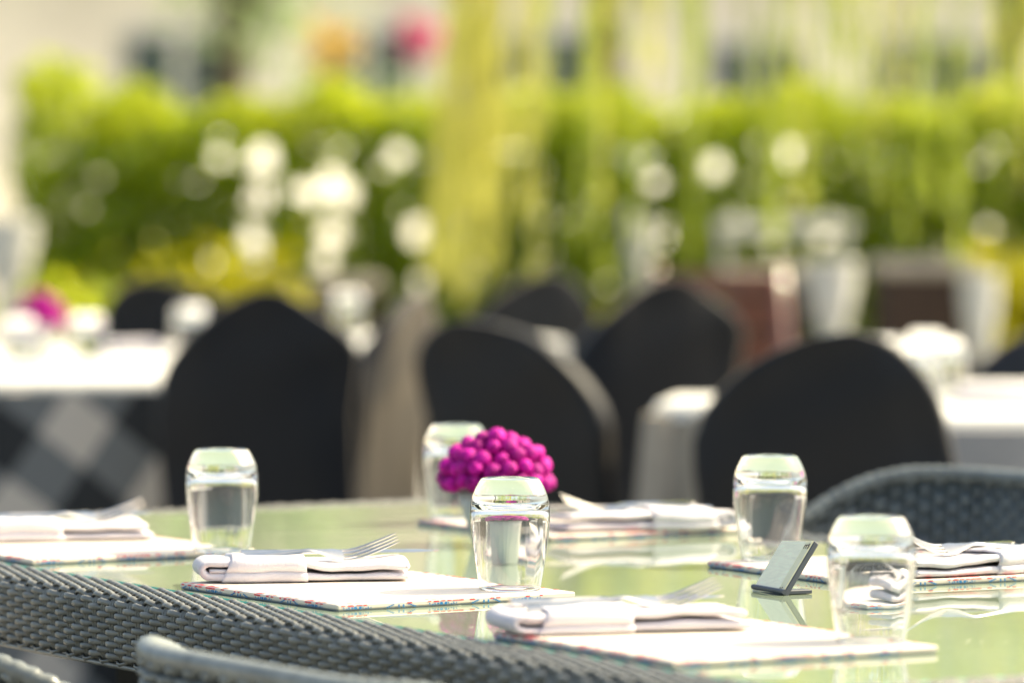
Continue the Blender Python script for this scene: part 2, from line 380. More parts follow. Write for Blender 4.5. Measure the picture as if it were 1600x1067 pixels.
# ------------------------------------------------------------------ placemats
MW, MD, MT = .327, .289, .0066
def make_mat():
    root = thing('placemat', (0, 0, 0), 0, 'x', 'placemat', 'placemats on the glass table')
    b = MB(); b.box((-MW/2, -MD/2, .0012), (MW/2, MD/2, MT), .0011); b.build('board', M['mat_top'], root, smooth=False)
    b = MB(); b.box((-MW/2 + .0012, -MD/2 + .0012, 0), (MW/2 - .0012, MD/2 - .0012, .0016)); b.build('backing', M['mat_under'], root, smooth=False)
    rd = random.Random(3)
    blue = MB(); red = MB(); top = MB()
    def on_edge(mb, side, s, w, za, zb, sk=0.0, e=.0003):
        L = MW if side in (0, 2) else MD
        q = [(s, za), (s + w, za), (s + w + sk, zb), (s + sk, zb)]
        v = []
        for x, z in q:
            x -= L / 2
            if side == 0: v.append((x, -MD/2 - e, z))
            elif side == 1: v.append((MW/2 + e, x, z))
            elif side == 2: v.append((-x, MD/2 + e, z))
            else: v.append((-MW/2 - e, -x, z))
        mb.add(v, [(0, 1, 2, 3)])
    def on_top(mb, side, s, w, d0, d1, sk=0.0):
        L = MW if side in (0, 2) else MD
        v = []
        for x, d in ((s, d0), (s + w, d0), (s + w + sk, d1), (s + sk, d1)):
            x -= L / 2
            if side == 0: v.append((x, -MD/2 + d, MT + .0003))
            elif side == 1: v.append((MW/2 - d, x, MT + .0003))
            elif side == 2: v.append((-x, MD/2 - d, MT + .0003))
            else: v.append((-MW/2 + d, -x, MT + .0003))
        mb.add(v, [(0, 1, 2, 3)])
    for side in range(4):
        L = MW if side in (0, 2) else MD
        s = .006
        k = side
        while s < L - .03:
            if k % 2 == 0:        # arrow: tapered wedge, shaft line, two bars, wedge
                for i in range(4): on_edge(blue, side, s + i * .0022, .0026, .0008 + i * .0008, .0020 + i * .0008)
                for x in (.014, .0195): on_edge(blue, side, s + x, .0018, .0008, .0040)
                for i in range(4): on_edge(blue, side, s + .026 + i * .0022, .0026, .0008 + (3 - i) * .0008, .0020 + (3 - i) * .0008)
            else:                 # letter-like cluster of bars
                x = 0
                for i, (w, hh) in enumerate(((.0013, .0036), (.0022, .0024), (.0013, .0036), (.0026, .0034), (.0036, .0038), (.0034, .0038), (.0013, .0034), (.0022, .0022), (.0013, .0036), (.0013, .003))):
                    on_edge(blue, side, s + x, w, .0013 + (0 if i % 3 else .0004), hh, (.0006 if i % 2 else -.0004)); x += w + .0014
            x = s - .002
            while x < s + .036:
                if rd.random() < .6:
                    w = rd.uniform(.003, .0075)
                    on_edge(red, side, x, w, rd.uniform(.0040, .0047), .0058, rd.uniform(-.001, .001))
                    on_top(top, side, x, w, .0012, rd.uniform(.004, .009), rd.uniform(-.002, .002))
                x += rd.uniform(.006, .010)
            s += .0515; k += 1
    blue.build('blue_print', M['mat_blue'], root, smooth=False)['kind'] = 'stuff'
    red.build('red_edge_print', M['mat_red'], root, smooth=False)['kind'] = 'stuff'
    top.build('red_border_print', M['mat_red'], root, smooth=False)['kind'] = 'stuff'
    return root
mat_proto = make_mat()
mats = [  # centre x, y, yaw, label
    (-.144, 5.390, -57.0, 'white placemat in sharpest focus, under the napkin and glass left of centre'),
    (.189, 4.809, -60.0, 'blurred white placemat nearest the camera, at the bottom right'),
    (.424, 5.662, -61.5, 'white placemat at the right edge, behind the small metal stand'),
    (.088, 6.335, -59.5, 'farthest white placemat, behind the magenta flowers'),
    (-.508, 5.975, -57.0, 'white placemat at the left edge, under the leftmost glass')]
for i, (x, y, a, lab) in enumerate(mats):
    place(mat_proto, i == 0, (x, y, TZ + .0004), R(a), lab, 'placemats on the glass table')

# ------------------------------------------------------------------ tumblers standing upside down
def make_glass(n=56, simple=False):
    out = [(.0322, 0), (.0338, .010), (.0365, .026), (.0393, .046), (.0413, .064), (.0420, .078), (.0415, .088), (.0398, .097), (.0366, .1055), (.0328, .1125), (.0305, .1158), (.0280, .1170), (.0252, .1163), (.0195, .1146), (.0, .1136)]
    inn = [(.0, .0905), (.012, .0908), (.024, .0908), (.0318, .0892), (.0362, .0845), (.0378, .0770), (.0376, .064), (.0362, .046), (.0341, .026), (.0318, .010), (.0306, .0012), (.0312, 0)]
    prof = []
    # smooth the polylines a little so that they do not facet
    def catmull(p, k=3):
        q = []
        for i in range(len(p) - 1):
            p0, p1, p2, p3 = p[max(i-1, 0)], p[i], p[i+1], p[min(i+2, len(p)-1)]
            for j in range(k):
                t = j / k
                q.append(tuple(.5 * (2*p1[c] + (p2[c]-p0[c])*t + (2*p0[c]-5*p1[c]+4*p2[c]-p3[c])*t*t + (3*p1[c]-p0[c]-3*p2[c]+p3[c])*t**3) for c in (0, 1)))
        return q + [p[-1]]
    o2 = catmull(out, 2 if simple else 3); i2 = catmull(inn, 2 if simple else 3)
    prof = o2[:-1] + [(0.0004, .1136)] + [(.0004, .0905)] + i2[1:]
    prof = [(max(r, .0004), z) for r, z in prof]
    mb = MB()
    rp = None if simple else (lambda a, z: (.0013 * math.sin(11 * a) + .0009 * math.sin(19 * a + 1)) * max(0, min(1, (.09 - z) / .05)) * (1 if z > .004 else 0))
    # outer skin plain, inner skin softly fluted
    K = len(o2)
    v = []; f = []
    for k, (r, z) in enumerate(prof):
        for i in range(n):
            a = 2 * math.pi * i / n
            rr = r
            if rp and k >= K + 1: rr = r * (1 + rp(a, z))
            v.append((rr * math.cos(a), rr * math.sin(a), z))
    L = len(prof)
    for k in range(L):
        k2 = (k + 1) % L
        if k == K - 1: continue                      # pole caps instead of a shaft between base top and cavity
        for i in range(n):
            j = (i + 1) % n; f.append((k*n+i, k*n+j, k2*n+j, k2*n+i))
    f.append(tuple((K-1)*n + i for i in range(n)))
    f.append(tuple(K*n + i for i in range(n - 1, -1, -1)))
    mb.add(v, f)
    return mb
glass_me = make_glass().mesh('tumbler', M['glass'])
glass_lo = make_glass(28, True).mesh('tumbler_far', M['glass'])
ZM = TZ + MT + .001
gl = [((347, 860), 'upside-down tumbler at the far left on the white placemat, before a black chair'),
      ((797, 920), 'upside-down tumbler in front of the magenta flowers, in sharp focus'),
      ((1361, 1001), 'largest upside-down tumbler, on the nearest placemat at the right'),
      ((1203, 873), 'upside-down tumbler behind the small metal stand, before a black chair'),
      ((713, 808), 'blurred upside-down tumbler behind and left of the magenta flowers')]
for i, ((px, py), lab) in enumerate(gl):
    o = link('tumbler', glass_me); p = on_plane(px, py, ZM); o.location = p; o.rotation_euler = (0, 0, random.uniform(0, 6))
    tag(o, lab, 'glass', 'tumblers set upside down on the glass table')

# ------------------------------------------------------------------ napkins with cutlery
NL = .268
NS = 0.0
def wob(x, y, z):
    q = NS
    return Vector((x + .0015 * math.sin(40 * y + q), y + (.0022 * math.sin(27 * x + 2 + q) + .0012 * math.sin(73 * x + 2 * q)) * (1 if y < .04 else .4),
                   z + (.0022 * math.sin(21 * x + 26 * y + 1.7 * q) + .0012 * math.sin(57 * x - 34 * y + 1 + q) + .0005 * math.sin(140 * x + 60 * y + 3 * q)) * min(1, z / .014)))
def ribbon_poly(path, th):
    pts = [Vector(p) for p in path]; n = len(pts); L = []; Rr = []
    for i in range(n):
        t = (pts[min(i+1, n-1)] - pts[max(i-1, 0)]).normalized(); nn = Vector((-t.y, t.x))
        L.append(pts[i] + nn * th / 2); Rr.append(pts[i] - nn * th / 2)
    def cap(c, a, b):
        m_ = (a + b) / 2; d = (a - m_); ax = Vector((d.y, -d.x)) * c
        return [m_ + d * math.cos(g) + ax * math.sin(g) for g in (math.pi * .25, math.pi * .5, math.pi * .75)]
    end = cap(1, L[-1], Rr[-1]); st = cap(1, Rr[0], L[0])
    return [tuple(p) for p in (Rr[::1] + end[::-1] + L[::-1] + st[::-1])]
def make_napkin(seed):
    global NS
    NS = seed * 1.9; cut = (.004, .010, .002, .007, .012)[seed]
    root = thing('folded_napkin', (0, 0, 0), 0, 'x', 'napkin', 'napkins folded round the cutlery')
    W_ = .088
    path = [(NL - .004, .0060)] + [(x, .0060) for x in np.linspace(NL - .012, .024, 26)]
    for k in range(1, 8):
        a = math.pi * k / 8; path.append((.024 - .0115 * math.sin(a), .0138 - .0080 * math.cos(a)))
    path += [(x, .0218 - .0026 * max(0, min(1, (x - .13) / .03)) ) for x in np.linspace(.024, NL - cut, 27)]
    mb = MB()
    poly = ribbon_poly(path, .0092)
    # layered extrusion over the width, with rounded long edges
    n = len(poly)
    nr = []
    for i in range(n):
        a = Vector(poly[i-1]); b = Vector(poly[(i+1) % n]); t = b - a; q = Vector((t.y, -t.x)); nr.append(q.normalized() if q.length else q)
    rings = [(0, .0038), (.0009, .0019), (.0028, .0005), (.006, 0)] + [(y, 0) for y in np.linspace(.015, W_ - .012, 8)] + [(W_ - .004, .0004), (W_ - .001, .002), (W_, .0042)]
    v = []
    for y, d in rings:
        for i, p in enumerate(poly):
            v.append(wob(p[0] - nr[i].x * d, y, p[1] - nr[i].y * d))
    f = []
    for k in range(len(rings) - 1):
        for i in range(n):
            j = (i + 1) % n; f.append((k*n+i, k*n+j, (k+1)*n+j, (k+1)*n+i))
    mb.add(v, f)
    # end faces as quads between the two banks of the ribbon
    h = n // 2
    ef = []
    for base in (0, (len(rings) - 1) * n):
        m_ = len(path)
        for i in range(m_ - 1):
            a, b = i, i + 1; c, d = n - 3 - 1 - i, n - 3 - 1 - (i + 1)
            ef.append(tuple(base + q for q in ((a, b, d, c) if base else (c, d, b, a))))
    mb.f += [tuple(q) for q in ef]; mb.mi += [0] * len(ef)
    cloth = mb.build('cloth', M['napkin'], root)
    # a second fold tucked inside the loop
    mb = MB(); inner = [(x, .0112 + .001 * math.sin(x * 60)) for x in np.linspace(.022, .10, 10)] + [(.105, .0112)]
    v = []; f = []
    for j, y in enumerate((.003, .03, .06, .085)):
        for x, z in inner: v.append((x, y, z))
        for x, z in inner[::-1]: v.append((x, y, z + .0042))
    k = 2 * len(inner)
    for j in range(3):
        for i in range(k):
            f.append((j*k+i, j*k+(i+1) % k, (j+1)*k+(i+1) % k, (j+1)*k+i))
    for i in range(len(inner) - 1): f.append((i, k-1-i, k-2-i, i+1))
    mb.add(v, f); mb.build('inner_fold', M['napkin'], cloth)
    # wrapped band round the left half
    sec = []
    y0, y1 = -.0035, W_ + .003
    for y, z in ((y0 + .004, .0004), (y0 + .0005, .003), (y0, .007), (y0 + .0008, .0108), (y0 + .0034, .0125), (y0 + .0008, .0142), (y0 - .0006, .019), (y0 + .0002, .026), (y0 + .004, .0305),
                 (y0 + .012, .0325), (.03, .0338), (.055, .0330), (y1 - .01, .0318), (y1 - .003, .028), (y1, .02), (y1 - .001, .008), (y1 - .004, .0006)):
        sec.append((y, z))
    xs = [.042, .0425, .045, .055, .07, .085, .1, .115, .128, .1385, .1405, .141]
    v = []; f = []; ns = len(sec); cyy, czz = W_ / 2, .016
    for i, x in enumerate(xs):
        shrink = .90 if i in (0, len(xs) - 1) else (.975 if i in (1, len(xs) - 2) else 1)
        for y, z in sec:
            q = wob(x + .006 * (z - .015) / .015 * (1 if i < 4 else -.3), y, z)
            bul = 1 + .02 * math.sin(40 * x + y * 30)
            v.append((q.x, cyy + (q.y - cyy) * shrink, .0006 + (q.z - .0006) * shrink * bul * .93))
    for i in range(len(xs) - 1):
        for k in range(ns):
            j = (k + 1) % ns; f.append((i*ns+k, i*ns+j, (i+1)*ns+j, (i+1)*ns+k))
    mb = MB(); mb.add(v, f); mb.build('wrapped_band', M['napkin'], root)
    return root
def make_fork():
    """fork lying along +x: handle end at x=0, tips at x=.19; local z up"""
    root = MB()
    def zc(x):                                       # side profile
        if x < .10: return .004 + .004 * (x / .10)
        t = (x - .10) / .095
        return .008 - .011 * math.sin(min(1, t * 1.45) * math.pi * .55) * 1 + .036 * max(0, t - .38) ** 1.25
    xs = np.linspace(0, .135, 26)
    v = []; f = []
    for x in xs:
        w = .0095 - .006 * min(1, x / .085) if x < .10 else .0035 + .0088 * min(1, (x - .10) / .024) ** 1.5
        th = .0016 if x < .1 else .0011
        z = zc(x)
        v += [(x, -w, z), (x, -w * .6, z + th), (x, w * .6, z + th), (x, w, z), (x, w * .6, z - th), (x, -w * .6, z - th)]
    for i in range(len(xs) - 1):
        for k in range(6):
            j = (k + 1) % 6; f.append((i*6+k, (i+1)*6+k, (i+1)*6+j, i*6+j))
    f.append((0, 1, 2, 3, 4, 5)); f.append(tuple((len(xs)-1)*6 + k for k in (5, 4, 3, 2, 1, 0)))
    root.add(v, f)
    for y in (-.0105, -.0035, .0035, .0105):
        pts = [(x, y * (1 - .06 * (x - .134) / .06), zc(x)) for x in np.linspace(.1335, .194, 10)]
        root.tube(pts, [.0019] * 6 + [.0018, .0016, .0013, .0007], 6, up=(0, 0, 1), flat=.65)
    return root
def make_knife():
    mb = MB()
    xs = np.linspace(0, .215, 24); v = []; f = []
    for x in xs:
        if x < .1: w, th = .0075 + .002 * math.cos(x * 40), .0028
        elif x < .185: w, th = .0065, .0011
        else: w, th = .0065 * max(.08, 1 - ((x - .185) / .031) ** 2), .0009
        v += [(x, -w, 0), (x, 0, th), (x, w, 0), (x, 0, -th)]
    for i in range(len(xs) - 1):
        for k in range(4):
            j = (k + 1) % 4; f.append((i*4+k, (i+1)*4+k, (i+1)*4+j, i*4+j))
    f.append((0, 1, 2, 3)); f.append(tuple((len(xs)-1)*4 + k for k in (3, 2, 1, 0)))
    mb.add(v, f); return mb
fork_me = make_fork().mesh('fork', M['steel']); sharp(fork_me, 50); knife_me = make_knife().mesh('knife', M['steel']); sharp(knife_me, 40)
# anchor = pixel of the front bottom corner at the loop end, second pixel = front bottom corner at the far end
naps = [
    ((300, 911), (641, 907), 0, 'crisp folded white napkin on the placemat left of centre'),
    ((783, 994), (1174, 984), 0, 'blurred folded white napkin nearest the camera'),
    ((1645, 893), (1433, 904), 1, 'folded white napkin at the right edge, fork on top'),
    ((1163, 825), (886, 832), 1, 'folded white napkin behind the focused tumbler, beside the black chairs'),
    ((-60, 848), (219, 843), 0, 'folded white napkin at the left edge of the picture')]
floc = ['standing out of the napkin left of centre', 'standing out of the nearest blurred napkin', 'with its tines to the left on the napkin at the right edge',
        'lying on the farthest napkin by the flowers', 'standing out of the napkin at the left edge']
kloc = ['sticking out of the napkin left of centre', 'sticking out of the nearest blurred napkin', 'sticking out of the napkin at the right edge', 'sticking out of the farthest napkin', 'sticking out of the napkin at the left edge']
ZN = TZ + MT + .0012
for i, (a, b, flip, lab) in enumerate(naps):
    A = on_plane(*a, ZN); B = on_plane(*b, ZN); d = B - A; ang = math.atan2(d.y, d.x)
    sx = d.length / NL
    sx = max(.85, min(1.12, sx))
    o = make_napkin(i)
    tag(o, lab, 'napkin', 'napkins folded round the cutlery')
    o.location = A; o.rotation_euler = (0, 0, ang); o.scale = (sx, 1 if not flip else -1, .86)
    if flip:  # mirrored napkin: anchor at its far end so that it still reaches the second pixel
        o.location = B - d.normalized() * NL * sx
    base = Matrix.Translation(o.location) @ Matrix.Rotation(ang, 4, 'Z') @ Matrix.Diagonal((sx, -1 if flip else 1, .86, 1))
    # cutlery: out of the band, over the top layer
    ff = link('fork', fork_me); kk = link('knife', knife_me)
    p = base @ Vector((.036, .030, .0215)); ff.location = p
    ff.rotation_euler = (R(24) if not flip else R(-24), -R((3.2, 3.2, 3.6, 2, 3.2)[i]), ang + (-R(3) if flip else R(3)))
    tag(ff, 'steel fork ' + floc[i], 'fork', 'forks tucked in the napkins')
    p = base @ Vector(((.066, .028, .066, .05, .028)[i], .064, .0285)); kk.location = p; kk.rotation_euler = (R(12), 0, ang)
    kk.location.z += .003
    tag(kk, 'knife blade ' + kloc[i], 'knife', 'knives tucked in the napkins')

# ------------------------------------------------------------------ metal stand
def make_stand():
    p0 = on_plane(1224, 930, TZ)
    root = thing('metal_stand', (p0.x, p0.y, TZ + .0006), R(-64), 'small tilted silver metal stand on the green glass between placemats', 'table sign')
    # local x = towards camera along the table, y = leaning direction (to the right)
    lean = R(36); Wd = .070; Hh = .067; T_ = .0062
    Mx = Matrix.Translation((0, 0, .0012)) @ Matrix.Rotation(R(-3.2), 4, 'Y') @ Matrix.Rotation(-lean, 4, 'X')
    b = MB(); b.box((-Wd, 0, 0), (0, T_, Hh), .0007, M=Mx); b.build('plate', [M['sign_dark']], root, smooth=False)
    b = MB(); b.box((-Wd + .001, -.0012, .001), (-.014, .0002, Hh - .001), .0003, M=Mx); b.build('silver_face', M['sign'], root, smooth=False)
    b = MB(); b.box((-.0137, -.0011, .001), (-.0012, .0002, Hh - .001), .0003, M=Mx); b.build('cream_strip', M['sign_strip'], root, smooth=False)
    mk = MB()
    for (x, z, w, h) in ((-.0125, .0600, .0030, .0012), (-.0125, .0565, .0008, .0035), (-.0085, .0565, .0008, .0045), (-.0085, .0605, .0028, .0010), (-.0045, .056, .0007, .005), (-.0030, .056, .0007, .005), (-.0058, .0618, .003, .0008),
                         (-.0125, .006, .0022, .001), (-.008, .006, .001, .0018)):
        mk.box((x, -.0016, z), (x + w, -.0011, z + h), M=Mx)
    mk.build('faint_marks', M['roof'], root, smooth=False)['kind'] = 'stuff'
    f = MB(); f.box((-.020, .002, 0), (-.002, .036, .0042), .0006); f.build('foot', M['sign_dark'], root, smooth=False)
    h = MB(); h.tube([(-Wd + .002, .001, .0038), (.0008, .001, .0032)], .0028, 10); h.build('hinge', M['sign_dark'], root, smooth=False)
make_stand()

# ------------------------------------------------------------------ flower centrepiece
def make_ball():
    mb = MB(); n, K = 18, 13; v = []; f = []
    rd = random.Random(5)
    for k in range(K + 1):
        ph = math.pi * k / K
        for i in range(n):
            a = 2 * math.pi * (i + .5 * (k % 2)) / n
            r = .0093 * (1 + (.10 if (i + k) % 2 else -.05) + rd.uniform(-.05, .05))
            v.append((r * math.sin(ph) * math.cos(a), r * math.sin(ph) * math.sin(a), r * math.cos(ph)))
    for k in range(K):
        for i in range(n):
            j = (i + 1) % n; f.append((k*n+i, (k+1)*n+i, (k+1)*n+j, k*n+j))
    mb.add(v, f); return mb
ball_me = make_ball().mesh('bloom', M['magenta'])
def bouquet(center, rx, rz, label, step=.0186, far=False):
    root = thing('bouquet', center, 0, label, 'flowers', 'magenta table flowers')
    rd = random.Random(11)
    ring = 0
    el = R(88)
    while el > R(-3):
        rr = rx * math.cos(el); z = rz * math.sin(el)
        n = max(1, int(2 * math.pi * rr / step))
        for i in range(n):
            a = 2 * math.pi * (i + .5 * (ring % 2)) / n + rd.uniform(-.05, .05)
            o = link('bloom', ball_me, root); s_ = rd.uniform(.88, 1.14)
            k = rd.uniform(.94, 1.05)
            o.location = (rr * math.cos(a) * k, rr * math.sin(a) * k, z * k + rd.uniform(-.003, .003)); o.scale = (s_, s_, s_ * rd.uniform(.9, 1.05)); o.rotation_euler = (rd.uniform(0, 6), rd.uniform(0, 6), 0)
        el -= step * .92 / math.hypot(rx * math.sin(el), rz * math.cos(el)) if True else 0
        ring += 1
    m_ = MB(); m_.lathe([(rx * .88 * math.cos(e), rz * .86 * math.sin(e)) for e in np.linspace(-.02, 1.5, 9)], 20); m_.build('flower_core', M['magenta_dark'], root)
    return root
def vase(p, r0, r1, h, label):
    mb = MB()
    rp = lambda a, z: .022 * math.cos(20 * a)
    pr = [(r0 * .9, 0), (r0, .002), (r0 + (r1 - r0) * .5, h * .5), (r1, h), (r1 * .95, h), (r0 + (r1 - r0) * .4 - .002, h * .45), (r0 * .85, .008)]
    mb.lathe(pr, 80, ripple=rp)
    o = mb.build('vase', M['vase']); o.location = p; tag(o, label, 'vase', 'small flower vases'); return o
pv = on_plane(776, 851, TZ)
vase((pv.x, pv.y, TZ + .0005), .028, .046, .063, 'pale ribbed conical vase holding the magenta flowers on the glass table')
bouquet((pv.x, pv.y, TZ + .071), .061, .056, 'round magenta bouquet of small ball blooms in the middle of the table')

# ------------------------------------------------------------------ wicker tub chairs
def upath(w=.60, d=.56, r=.17, n=150):
    """U in plan, open towards +y; returns points, outward normals, arclength"""
    pts = []
    segs = []
    hw = w / 2
    pts += [(-hw, d * t) for t in np.linspace(1, r / d, 20)]
    pts += [(-hw + r - r * math.cos(a), r - r * math.sin(a)) for a in np.linspace(0, math.pi / 2, 16)[1:]]
    pts += [(x, 0) for x in np.linspace(-hw + r, hw - r, 14)[1:]]
    pts += [(hw - r + r * math.sin(a), r - r * math.cos(a)) for a in np.linspace(0, math.pi / 2, 16)[1:]]
    pts += [(hw, d * t) for t in np.linspace(r / d, 1, 20)[1:]]
    P_ = np.array(pts); s = np.r_[0, np.cumsum(np.hypot(*np.diff(P_, axis=0).T))]
    q = np.linspace(0, s[-1], n); X = np.interp(q, s, P_[:, 0]); Y = np.interp(q, s, P_[:, 1])
    T = np.gradient(np.c_[X, Y], axis=0); T /= np.linalg.norm(T, axis=1)[:, None]
    N = np.c_[T[:, 1], -T[:, 0]] * 1.0
    c = np.array([0, d * .5]); 
    sg = np.sign(((np.c_[X, Y] - c) * N).sum(1)); N *= sg[:, None]
    return np.c_[X, Y], N, q
def topz(y, d=.56):
    a = min(1, max(0, (y - .02) / .25)); a = a * a * (3 - 2 * a); b = min(1, max(0, (y - .3) / .26))
    return .79 - .125 * a - .03 * b
def make_tub():
    root = thing('wicker_chair', (0, 0, 0), 0, 'x', 'chair', 'wicker tub chairs round the table')
    pp = .0175
    PT, N, q = upath(n=int(1.6 / pp * 4))
    rows = 35; zb = .36
    for j in range(rows):
        v = []; f = []; ns = 5
        for i in range(len(q)):
            zt = topz(PT[i, 1]) - .004
            z = zb + (zt - zb) * (j + .5) / rows
            off = .0072 * math.cos(math.pi * q[i] / pp + math.pi * j)
            bat = .03 * (z - zb) / .4                # slight outward flare
            for k in range(ns):
                g_ = 2 * math.pi * k / ns
                o_ = off + bat + .0028 * math.cos(g_)
                v.append((PT[i, 0] + N[i, 0] * o_, PT[i, 1] + N[i, 1] * o_, z + .0047 * math.sin(g_)))
        for i in range(len(q) - 1):
            for k in range(ns):
                kk = (k + 1) % ns; f.append((i*ns+k, (i+1)*ns+k, (i+1)*ns+kk, i*ns+kk))
        mb = MB(); mb.add(v, f); mb.build('strand', M['rattan_dark'], root)
    # stakes
    st = MB(); s = 0
    while s <= q[-1]:
        i = int(np.searchsorted(q, s)); i = min(i, len(q) - 1)
        zt = topz(PT[i, 1]) - .01
        p0 = Vector((PT[i, 0], PT[i, 1], zb)); p1 = p0 + Vector((N[i, 0] * .03, N[i, 1] * .03, zt - zb))
        st.tube([p0, p1], .0035, 5); s += pp
    so = st.build('stakes', M['rattan_dark'], root); so['kind'] = 'stuff'
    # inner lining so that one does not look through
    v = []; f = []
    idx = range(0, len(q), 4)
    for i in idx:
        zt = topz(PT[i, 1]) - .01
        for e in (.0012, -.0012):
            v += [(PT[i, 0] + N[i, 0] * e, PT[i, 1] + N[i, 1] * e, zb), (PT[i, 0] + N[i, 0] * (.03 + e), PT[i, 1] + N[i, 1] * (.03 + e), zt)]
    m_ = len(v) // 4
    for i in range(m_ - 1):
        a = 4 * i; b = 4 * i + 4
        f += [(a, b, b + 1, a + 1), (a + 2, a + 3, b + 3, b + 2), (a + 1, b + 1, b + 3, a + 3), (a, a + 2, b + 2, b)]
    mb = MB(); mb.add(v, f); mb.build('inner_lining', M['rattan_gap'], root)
    # wrapped top rail
    pts = []; rad = []
    for i in range(len(q)):
        zt = topz(PT[i, 1]); pts.append((PT[i, 0] + N[i, 0] * .03, PT[i, 1] + N[i, 1] * .03, zt)); rad.append(.0105 * (1 + .14 * math.cos(q[i] / .013 * 2 * math.pi)))
    mb = MB(); mb.tube(pts, rad, 12, up=(0, 0, 1)); mb.build('top_rail', M['rattan_dark'], root)
    mb = MB(); mb.box((-.30, .0, .36), (.30, .55, .40), .012); mb.build('seat', M['rattan_dark'], root)
    mb = MB(); mb.box((-.27, .03, .402), (.27, .54, .46), .02); mb.build('cushion', M['white_cloth'], root)
    for x in (-.26, .26):
        for y in (.04, .50):
            mb = MB(); mb.tube([(x, y, 0), (x, y, .37)], [.018, .024], 10); mb.build('leg', M['rattan_dark'], root)
    return root
tub = make_tub()
# seats: side -1 = near-left long side (faces +E2), +1 = far side (faces -E2)
FACE_NEAR = TH                # local +y (open side) -> E2
FACE_FAR = TH + math.pi
def tub_at(first, u, v, rz, lab, sz=1): place(tub, first, tp(u, v), rz, lab, 'wicker tub chairs round the table', (1, 1, sz))
tub_at(True, -.58, 1.52, FACE_FAR + R(3), 'grey wicker tub chair with curved back at the right, behind the table', .985)
tub_at(False, .73, -.31, FACE_NEAR + R(1), 'blurred wicker chair with its thick rounded rail at the bottom of the picture', .938)
tub_at(False, .03, -.39, FACE_NEAR - R(10), 'wicker chair cut off at the bottom left corner', .92)

# ------------------------------------------------------------------ covered chairs
def make_cover_chair(sd):
    skew = (.0, .03, -.05)[sd]; HH = (.925, .925, .92)[sd]; AR = (.235, .17, .21)[sd]; EX = (.5, .62, .55)[sd]
    root = thing('covered_chair', (0, 0, 0), 0, 'x', 'chair', 'chairs in black fabric covers')
    # chair faces +y; its back is at y = 0
    n = 40
    def section(w, y0, y1, z, lean=0, sq=5):
        r = []
        for i in range(n):
            a = 2 * math.pi * i / n; c, s = math.cos(a), math.sin(a)
            x = w / 2 * math.copysign(abs(c) ** (2 / sq), c); y = (y0 + y1) / 2 + (y1 - y0) / 2 * math.copysign(abs(s) ** (2 / sq), s)
            r.append((x, y + lean, z))
        return r
    # back cover: from the floor to the arched top
    v = []; f = []
    zs = [0, .1, .25, .4, .5, .6, .68] + [HH - AR + AR * t for t in (0, .2, .4, .55, .68, .78, .86, .92, .965, .99)]
    for z in zs:
        w = .40 + .05 * max(0, (.45 - z) / .45) ** 1.5
        t = max(0, (z - (HH - AR)) / AR)
        if t > 0: w = w * max(.03, 1 - t ** 2.1) ** EX
        fl = .012 * math.sin(z * 9)
        th = .058 - .02 * max(0, (z - .82) / .1)
        sec = section(w, -.03, -.03 + th, z, lean=-.07 * max(0, z - .45) / .45)
        fold = [(p[0] * (1 + .02 * math.sin(6 * math.atan2(p[1], p[0]) + 9 * z + sd)) + skew * t + .006 * math.sin(z * 23 + sd * 2), p[1] + .005 * math.sin(p[0] * 38 + z * 11 + sd) + .004 * math.sin(z * 31 - p[0] * 17), p[2] + .010 * math.sin(p[0] * 21 + sd * 2) * t) for p in sec]
        v += fold
    for k in range(len(zs) - 1):
        for i in range(n):
            j = (i + 1) % n; f.append((k*n+i, k*n+j, (k+1)*n+j, (k+1)*n+i))
    f.append(tuple((len(zs)-1)*n + i for i in range(n)))
    mb = MB(); mb.add(v, f); mb.build('back_cover', M['black_cloth'], root)
    v = []; f = []; zs = [0.0, .08, .2, .32, .42, .455, .470, .474]
    for z in zs:
        fl = 1 + .10 * max(0, (.42 - z) / .42); e = 1 if z < .46 else (.97 if z < .472 else .9)
        sec = section(.41 * fl * e, .02, .45 * fl, z, 0, 6)
        v += [(p[0] * (1 + .012 * math.sin(14 * math.atan2(p[1] - .22, p[0])) * max(0, 1 - z / .4)), p[1] + .006 * math.sin(p[0] * 55) * max(0, 1 - z / .4), p[2]) for p in sec]
    for k in range(len(zs) - 1):
        for i in range(n):
            j = (i + 1) % n; f.append((k*n+i, k*n+j, (k+1)*n+j, (k+1)*n+i))
    f.append(tuple((len(zs)-1)*n + i for i in range(n)))
    mb = MB(); mb.add(v, f); mb.build('seat_cover', M['black_cloth'], root)
    for x in (-.17, .17):
        for y in (.0, .40):
            mb = MB(); mb.tube([(x, y, 0), (x, y, .45)], .011, 8); mb.build('leg', M['sign_dark'], root)
    return root
ccs = [make_cover_chair(k) for k in range(3)]; used = set()
covered = [ # px, depth, yaw deg (0 = back towards camera), scale, shape, label
    (403, 10.45, 4, (1, 1, 1), 1, 'black covered chair behind the leftmost tumbler, back to the camera'),
    (592, 11.5, 68, (1.0, 1.0, .965), 0, 'black covered chair seen edge-on, its side sunlit, left of centre'),
    (822, 9.95, -32, (1.04, 1, .97), 2, 'black covered chair behind the magenta flowers'),
    (828, 13.9, 20, (.97, .97, .96), 0, 'small far black covered chair showing above the one behind the flowers'),
    (1012, 11.5, 24, (1.02, 1, 1.0), 1, 'black covered chair right of centre, with a peaked top'),
    (1296, 8.55, -6, (1.10, 1, .985), 0, 'largest black covered chair, behind the tumbler and metal stand'),
    (275, 13.0, 12, (.99, 1, .98), 2, 'far black covered chair behind the white left table'),
    (1638, 11.0, 185, (.95, 1, .92), 2, 'black covered chair cut off by the right edge')]
